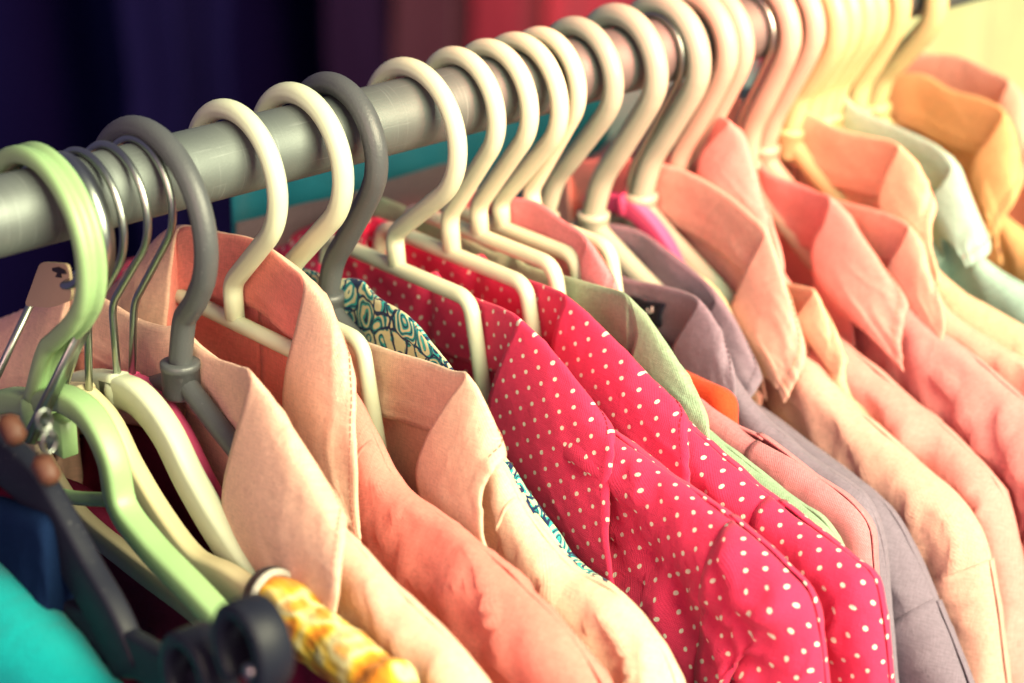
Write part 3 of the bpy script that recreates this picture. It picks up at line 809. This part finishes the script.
shirt(HS['H16']+.006, 'pink shirt whose collar stands up in a tall fold beside the hooks', 'pink',
      [(800, 300), (830, 330), (870, 362), (915, 402), (965, 445), (1005, 492), (1025, 560), (1040, 690)],
      [(692, 130, 6), (706, 122, 6), (718, 116, 4), (728, 122, 1), (714, 138, -3), (701, 155, -6), (699, 178, -9), (716, 205, -12), (740, 230, -13)],
      [(720, 160, 9), (735, 162, 9), (748, 165, 7), (760, 195, 4), (776, 235, 1), (784, 262, -3), (786, 285, -7), (786, 300, -11), (784, 320, -13)],
      3, seed=15, rf=.014, group=GRP, amp=.008, bulge=.008)
shirt(HS['H19']-.008, 'rose pink shirt with a dark rose inner neckband and a broad smooth collar', 'rose',
      [(908, 304), (930, 322), (962, 346), (1000, 378), (1040, 412), (1080, 450), (1110, 520), (1125, 690)],
      [(768, 173, 8), (800, 185, 8), (818, 193, 5), (829, 198, 1), (823, 222, -4), (812, 245, -8), (813, 268, -11), (828, 295, -14), (850, 320, -16)],
      [(800, 215, 12), (830, 225, 12), (855, 240, 9), (868, 252, 5), (907, 304, 1), (904, 318, -4), (902, 332, -9), (901, 350, -14), (902, 372, -17)],
      3, seed=16, rf=.015, group=GRP, amp=.008, leafmat='pink')
shirt(HS['H19']+.006, 'light apricot pink shirt with crumpled front between the rose and the pale apricot shirt', 'apricot',
      [(932, 285), (950, 310), (975, 330), (1000, 345), (1030, 362), (1070, 385), (1100, 430), (1130, 690)],
      [(800, 190, 8), (835, 200, 8), (879, 211, 6), (896, 218, 4), (908, 227, 1), (900, 246, -4), (886, 272, -8), (890, 290, -11), (905, 310, -13)],
      [(840, 235, 12), (875, 245, 11), (900, 250, 9), (918, 255, 5), (932, 284, 1), (940, 300, -4), (944, 320, -9), (942, 336, -12), (938, 350, -14)],
      4, seed=17, rf=.014, group=GRP, amp=.008)
shirt(HS['H20']+.006, 'pale apricot shirt with a wide yellowish collar against the pale aqua shirt', 'paleapricot',
      [(932, 262), (962, 290), (1002, 314), (1030, 330), (1080, 362), (1110, 420), (1130, 690)],
      [(786, 116, 9), (838, 129, 9), (876, 138, 6), (890, 141, 4), (898, 147, 1), (886, 173, -4), (879, 200, -8), (888, 225, -11), (905, 250, -13)],
      [(820, 170, 12), (860, 175, 12), (890, 180, 9), (908, 182, 5), (934, 205, 1), (931, 225, -4), (930, 245, -9), (934, 262, -12), (938, 285, -14)],
      4, seed=18, rf=.014, group=GRP, amp=.004)
shirt(HS['H23'], 'pale aqua green shirt between the pale apricot and the orange garments', 'aqua',
      [(985, 258), (1005, 274), (1026, 287), (1070, 318), (1120, 360), (1150, 430), (1160, 690)],
      [(818, 94, 10), (850, 105, 10), (885, 122, 8), (920, 138, 6), (942, 152, 3), (950, 168, 0), (942, 184, -5), (930, 200, -9), (940, 235, -12)],
      [(850, 140, 13), (890, 150, 13), (930, 162, 10), (955, 172, 6), (972, 205, 3), (988, 250, 0), (984, 257, -5), (975, 262, -9), (964, 268, -12)],
      5, seed=19, rf=.014, group=GRP, amp=.004)
shirt(HS['H26']+.012, 'orange shirt with a crumpled collar near the far end of the rail', 'deeporange',
      [(1000, 205), (1030, 235), (1080, 268), (1130, 310), (1160, 400), (1170, 690)],
      [(880, 78, 10), (915, 84, 10), (950, 90, 8), (985, 100, 5), (1003, 112, 1), (992, 135, -5), (975, 158, -9), (972, 185, -12), (985, 215, -14)],
      [(910, 120, 14), (945, 128, 14), (985, 138, 10), (1008, 150, 6), (1020, 180, 2), (1010, 205, -5), (1000, 225, -10), (995, 245, -14), (1000, 265, -16)],
      4, seed=20, rf=.016, group=GRP, amp=.010)
shirt(HS['H26']+.045, 'paler orange shirt at the far end, behind the crumpled orange shirt', 'apricot',
      [(1030, 150), (1060, 175), (1110, 215), (1150, 300), (1170, 690)],
      [(905, 52, 10), (950, 60, 10), (990, 72, 6), (1008, 82, 1), (1000, 100, -5), (995, 120, -9), (1000, 150, -12)],
      [(940, 90, 14), (985, 98, 12), (1015, 108, 7), (1030, 125, 2), (1030, 150, -5), (1025, 170, -10), (1020, 190, -14)],
      3, seed=21, rf=.016, group=GRP, amp=.008)

# neck label of the front lavender shirt
sL = HS['H12']+.004
def patch(name, s, quad, mat, parent, thick=.0012, w=0):
    P = [W(s+w, *uv_at(x, y, s+w)) for x, y in quad]
    n = 8; G = []; U = []
    for i in range(n+1):
        a = P[0].lerp(P[1], i/n); b = P[3].lerp(P[2], i/n)
        G.append([a.lerp(b, j/n)+Vector((.0012*math.sin(i*1.1+j*.7), 0, 0)) for j in range(n+1)]); U.append([(i*.002, j*.002) for j in range(n+1)])
    return grid_obj(name, G, U, M[mat], parent, thick)
lb = patch('neck_label', sL, [(630, 296), (664, 304), (660, 329), (640, 316)], 'label', None, .0012, .0035)
meta(lb, 'small black woven label with a pale mark inside the front lavender collar', 'label')
lm = MB(); tk = [(647, 309), (649, 313), (652, 312), (652, 307)]
lm.tube([W(sL+.0018, *uv_at(x, y, sL+.0018)) for x, y in tk], .0005, 6); lm.build('woven_mark', M['whitecloth'], lb)

# ------------------------------------------------------------------ left foreground
def drape(name, s, top, mat, label, cat, w=0, depth=.3, seed=1, rf=.01, amp=.006, group=None, thick=.001, lean=0):
    """a hanging cloth: rounded top edge through the given points, falling on both sides"""
    T = []
    for x, y in top:
        u, v = uv_at(x, y, s+w); T.append(Vector((u, v, w)))
    T = resample(catmull(T, 8), 90); G, U = [], []
    d = 0
    for i, p in enumerate(T):
        if i: d += (p-T[i-1]).length
        row, ur = [], []
        for j in range(-40, 41):
            q = depth*(abs(j)/40)**1.5; sg = -1 if j < 0 else 1
            qa = rf*math.pi/2
            if q < qa: ww = rf*math.sin(q/rf); dr = rf*(1-math.cos(q/rf))
            else: ww = rf+.04*(q-qa); dr = rf+q-qa
            ww += fold_noise(d, q, seed+(9 if sg > 0 else 0), .05, .02)*amp*smooth(0, .03, q)
            row.append(W(s+p.z+sg*ww, p.x+lean*dr, p.y-dr)); ur.append((d, j/40*depth))
        G.append(row); U.append(ur)
    o = grid_obj(name, G, U, M[mat], None, thick); meta(o, label, cat, group); return o
s1 = HS['H1']; s0 = s1-.045
drape('turquoise_garment', s0-.02, [(-120, 540), (-60, 545), (-10, 575), (25, 612), (60, 655), (90, 700), (110, 760)], 'tealb',
      'bright turquoise garment at the lower left corner in front of the black clip hanger', 'garment', seed=3, rf=.022, amp=.006)
drape('navy_garment', s0-.004, [(-100, 480), (-30, 492), (30, 508), (52, 520), (60, 560), (62, 640), (64, 760)], 'navy',
      'dark navy garment hanging behind the turquoise one under the black clip hanger', 'garment', seed=5, rf=.006, amp=.002)
drape('burgundy_garment', s1+.020, [(-40, 470), (60, 480), (100, 505), (150, 545), (200, 590), (250, 640), (300, 700)], 'plum',
      'dark burgundy garment hanging below the mint green and plywood hangers', 'garment', seed=7, rf=.008, amp=.008)
drape('burgundy_garment', HS['M3']+.010, [(60, 440), (120, 425), (160, 440), (190, 475), (225, 530), (270, 590), (330, 660)], 'plum',
      'dark burgundy garment on the hot pink hanger beside the cream peach shirt', 'garment', seed=8, rf=.004, amp=.004)
# yellow floral strap on the plywood hanger
sM = HS['M1']
fr = empty('floral_dress', W(sM, 0, -.1), 'orange and yellow floral dress with an elastic top, hanging from the plywood hanger end', 'dress')
P = [W(sM, *uv_at(x, y, sM)) for x, y in ((268, 600), (290, 612), (322, 640), (356, 666), (392, 700), (420, 730))]
P = resample(catmull(P, 8), 70); V = []; G = []; U = []
for i, p in enumerate(P):
    T = (P[min(i+1, 69)]-P[max(i-1, 0)]).normalized(); Nn = (Vector((1, 0, 0))-T*T.x).normalized(); B = T.cross(Nn); row, ur = [], []
    for k in range(65):
        a = 2*math.pi*k/64
        rr = .0114+.0002*math.sin(17*a+2*math.sin(i*.3))*smooth(0, 6, i)+.0005*noise.noise(Vector((math.cos(a)*4, math.sin(a)*4, i*.35)))+.0035*smooth(48, 54, i)*(1-smooth(54, 60, i))+.0016*noise.noise(Vector((math.cos(a)*2, math.sin(a)*2, i*.12)))
        dn = Vector((0, 0, -1))*max(0, -(-B.z*0+math.sin(a)))*0
        row.append(p+Nn*rr*.85*math.cos(a)+B*rr*math.sin(a)); ur.append((i*.0016, k*.0011))
    G.append(row); U.append(ur)
grid_obj('strap', G, U, M['floral'], fr)
for nm, i0, mat, rr in (('elastic_band', 0, 'brown', .0125), ('elastic_trim', 3, 'lace', .0128)):
    mb = MB(); T = (P[i0+2]-P[i0]).normalized(); Nn = (Vector((1, 0, 0))-T*T.x).normalized(); B = T.cross(Nn); c = P[i0]
    mb.tube([c+(Nn*.85*math.cos(a)+B*math.sin(a))*rr for a in [2*math.pi*k/40 for k in range(42)]], .0017, 8, caps=False); mb.build(nm, M[mat], fr)
Gs, Us = [], []
for i, p in enumerate(P[2:]):
    row, ur = [], []
    for j in range(30):
        q = .22*j/29
        row.append(p+Vector((-.004+.010*noise.noise(Vector((i*.12, q*12, 3))), 0, -.006-q))); ur.append((i*.0016, q))
    Gs.append(row); Us.append(ur)
grid_obj('skirt', Gs, Us, M['plum'], fr)

# black clip hanger
root = empty('clip_hanger', W(s0, 0, RAIL_R), 'black plastic clip hanger with a steel hook and two round clips', 'hanger')
hp, _ = hook_path(s1+.012, .029, .0020, (82, 332), (28, 442), tip=155, wB=-.006, wS=-.032); q = MB()
q.tube(hp, .0020, prof=[(.0034, .0009), (-.0034, .0009), (-.0034, -.0009), (.0034, -.0009)]); q.build('hook', M['wire'], root)
slab(s0, [(-40, 430), (0, 455), (38, 490), (62, 530), (86, 575), (112, 620), (132, 668)], .0045, .0105, 'black', root)
slab(s0, [(20, 596), (66, 616), (130, 650), (195, 688), (280, 730)], .0035, .0090, 'black', root, 'lower_bar')
for (x, y) in ((208, 672), (262, 645)):
    c = W(s0, *uv_at(x, y, s0)); mb = MB()
    ring = [c+Vector((-.004, -.0125*math.cos(a), .0150*math.sin(a)+.001)) for a in [R(-60)+R(300)*k/30 for k in range(31)]]
    mb.tube(ring, .003, prof=[(.007, .0022), (.006, .0030), (-.006, .0030), (-.007, .0022), (-.007, -.0022), (-.006, -.003), (.006, -.003), (.007, -.0022)])
    mb.box(c+Vector((.002, 0, -.004)), (Vector((1, 0, 0)), Vector((0, 1, 0)), Vector((0, 0, 1))), (.002, .009, .010), .4)
    cl = mb.build('clip', M['black'], root)
    mb = MB(); mb.tube([c+Vector((-.009, -.004, -.006)), c+Vector((-.006, -.004, -.006))], .0035, 12); mb.build('rivet', M['wire'], cl)
for (x, y) in ((12, 430), (46, 470)):
    c = W(s0-.006, *uv_at(x, y, s0-.006)); mb = MB(); a = Vector((0, -.8, -.6)); b = Vector((0, .6, -.8))
    mb.box(c, (Vector((1, 0, 0)), a, b), (.004, .006, .0042), .5); mb.build('rubber_pad', M['padp'], root)
mb = MB()
for k in range(3):
    c = W(s0-.006, *uv_at(44+k*2.5, 420+k*11, s0-.006)); t = k % 2
    mb.tube([c+Vector((.003*math.cos(a)*(1-t), -.003*math.cos(a)*t, .0042*math.sin(a))) for a in [2*math.pi*i/14 for i in range(16)]], .0007, 6, caps=False)
mb.build('clip_rings', M['wire'], root)
# second steel hook at the picture's edge and the card
root = empty('wire_hanger', W(s1+.005, 0, RAIL_R), 'steel wire hanger at the left edge with its shank running down past the beige card', 'hanger')
hp, _ = hook_path(s1+.005, .026, .0018, (98, 262), (34, 297), tip=155, wB=.034, wS=.034)
hp = hp[:-1]+[hp[-1], hp[-1].lerp(W(s1+.012, *uv_at(-4, 378, s1+.012)), .1), W(s1+.012, *uv_at(-4, 378, s1+.012))]; q = MB(); q.tube(hp, .0018, 10); q.build('hook', M['wire'], root)
sc_ = s1+.0085
cardP = [W(sc_, *uv_at(x, y, sc_)) for x, y in ((40, 262), (68, 264), (72, 300), (50, 308), (24, 306))]
cp = rounded(cardP, .004, True)[:-2]
V = [p for p in cp]+[p+Vector((.0014, 0, 0)) for p in cp]; n = len(cp)
F_ = [tuple(range(n)), tuple(range(2*n-1, n-1, -1))]+[(i, i+n, (i+1) % n+n, (i+1) % n) for i in range(n)]
cd = mesh_obj('card_tag', V, F_, M['card'], None, None, False); meta(cd, 'beige card tag with a black printed mark, behind the mint green hook', 'tag')
bp_ = [(52, 268), (58, 267), (64, 270), (66, 274), (60, 274), (61, 278), (55, 277), (57, 273), (52, 271)]
pts = [W(sc_-.0006, *uv_at(x, y, sc_-.0006)) for x, y in bp_]; n = len(pts)
mk = mesh_obj('printed_mark', pts+[p+Vector((.0005, 0, 0)) for p in pts], [tuple(range(n)), tuple(range(2*n-1, n-1, -1))]+[(i, i+n, (i+1) % n+n, (i+1) % n) for i in range(n)], M['ink'], cd, None, False)

# ------------------------------------------------------------------ clothes and drapes behind the rail
def backcloth(name, x0, x1, ytop, u, mat, label, cat, seed, depth=.9, amp=.02, group=None, ybend=0):
    """a cloth hanging on another rail behind, across u = const"""
    a = at_u(x0, ytop, u); b = at_u(x1, ytop+ybend, u)
    n = 120; G, U = [], []
    for i in range(n+1):
        x = lerp(a.x, b.x, i/n); z = lerp(a.z, b.z, i/n); row, ur = [], []
        for j in range(46):
            q = depth*j/45
            yy = a.y+amp*(math.sin((x-a.x)*70+seed+1.5*math.sin((x-a.x)*23+seed*2))*smooth(0, .12, q)*.5+.8*noise.noise(Vector((x*14, q*2.5, seed))))+.3*amp*noise.noise(Vector((x*40, q*6, seed+5)))
            row.append(Vector((x+.01*noise.noise(Vector((x*9, q*8, seed+2))), yy, z-q))); ur.append((x, q))
        G.append(row); U.append(ur)
    o = grid_obj(name, G, U, M[mat], None, .001); meta(o, label, cat, group); return o
backcloth('turquoise_garment', 228, 600, 150, -.16, 'teal', 'turquoise garment hanging behind the rail under the white hooks', 'garment', 2, .75, .012, ybend=-90)
backcloth('mauve_garment', 236, 470, 222, -.125, 'mauve2', 'dusty grey mauve garment behind the rail under the turquoise one', 'garment', 5, .5, .010, ybend=-62)
backcloth('steel_blue_garment', 580, 760, 55, -.20, 'steelcloth', 'dull steel blue garment behind the rail between the sage hooks', 'garment', 3, .6, .012, ybend=-30)
backcloth('coral_glow_drape', 540, 1010, -200, -1.5, 'coral', 'added coral red cloth standing in for the glow behind the right half of the rail', 'cloth', 6, 1.7, .03)  # stands in for the red flare glow
backcloth('wine_glow_drape', 480, 565, -200, -1.52, 'wine', 'added dark wine red cloth, a step of the glow between the coral and the mauve brown cloths', 'cloth', 7, 1.7, .03)  # softens the painted glow from coral towards mauve
backcloth('plum_glow_drape', 330, 425, -200, -1.6, 'plumdark', 'added very dark plum cloth, darkest step of the glow left of the mauve brown one', 'cloth', 14, 1.7, .04)  # softens the painted glow into the dark backdrop
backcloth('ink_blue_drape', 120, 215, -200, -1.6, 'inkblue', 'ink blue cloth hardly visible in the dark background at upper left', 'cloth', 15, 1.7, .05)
backcloth('mauve_glow_drape', 398, 520, -200, -1.56, 'mauve', 'cloth coloured mauve brown for the dim part of the glow behind the middle of the rail', 'cloth', 8, 1.5, .03)  # cloth tone carries the start of the red glow
backcloth('lemon_glow_garment', 895, 1120, -70, -.26, 'lemon', 'pale garment coloured lemon for the yellow glow in the upper right corner behind the last hooks', 'garment', 9, .6, .02)  # pale cloth, with the yellow glow put into its colour
backcloth('off_white_garment', 960, 1200, -120, -.34, 'whitecloth', 'off white garment at the extreme upper right, behind the pale lemon one', 'garment', 11, .8, .02)
bd = backcloth('backdrop', -900, 2600, -420, -1.9, 'dark', None, None, 12, 3.0, .12); bd['kind'] = 'structure'
# ------------------------------------------------------------------ light
w = bpy.data.worlds.new('World'); sc.world = w; w.use_nodes = True
bg = w.node_tree.nodes['Background']; bg.inputs[0].default_value = (.50, .42, .85, 1); bg.inputs[1].default_value = .19
def area(name, loc, target, size, power, colour, shape='RECTANGLE', sy=None, spread=180):
    l = bpy.data.lights.new(name, 'AREA'); l.energy = power; l.color = colour; l.shape = shape; l.size = size
    if sy: l.size_y = sy
    l.spread = R(spread)
    o = bpy.data.objects.new(name, l); COL.objects.link(o); o.location = loc
    o.rotation_euler = (Vector(target)-Vector(loc)).to_track_quat('-Z', 'Y').to_euler(); return o
def spot(name, loc, target, power, colour, ang, blend=1, size=.1):
    l = bpy.data.lights.new(name, 'SPOT'); l.energy = power; l.color = colour; l.spot_size = R(ang); l.spot_blend = blend; l.shadow_soft_size = size
    o = bpy.data.objects.new(name, l); COL.objects.link(o); o.location = loc
    o.rotation_euler = (Vector(target)-Vector(loc)).to_track_quat('-Z', 'Y').to_euler(); return o
area('key_lamp', W(.45, 1.75, 1.0), W(.4, .05, -.05), 1.7, 145, (1, .95, .62), sy=1.3)
area('added_fill', W(-1.3, .9, .5), W(.2, .05, -.1), 1.3, 15, (1, .56, .52), sy=1.0)  # added fill, pinks the shaded sides; no lamp stands there
spot('added_rose_glow', W(.42, .8, .55), W(.385, -.01, .02), 210, (1, .12, .10), 21, 1, .1)  # added light imitating the pink flare on rail and hooks, no real source
spot('added_back_glow', W(.6, .0, .8), W(1.1, -1.5, -.25), 230, (1, .25, .2), 50, 1, .15)  # added light reddening the cloths behind, no real source
spot('added_amber_glow', W(1.0, .7, .65), W(.56, .02, -.02), 22, (1, .93, .15), 28, 1, .1)  # added light imitating the yellow flare at the far end, no real source

cam.dof.use_dof = True
cam.dof.focus_distance = (W(HS['H7'], .12, -.09)-CAM).dot(Fw)
cam.dof.aperture_fstop = 5.0
sc.view_settings.view_transform = 'Standard'; sc.view_settings.look = 'None'
sc.view_settings.exposure = .25; sc.view_settings.gamma = 1
sc.render.engine = 'CYCLES'; sc.cycles.use_denoising = True
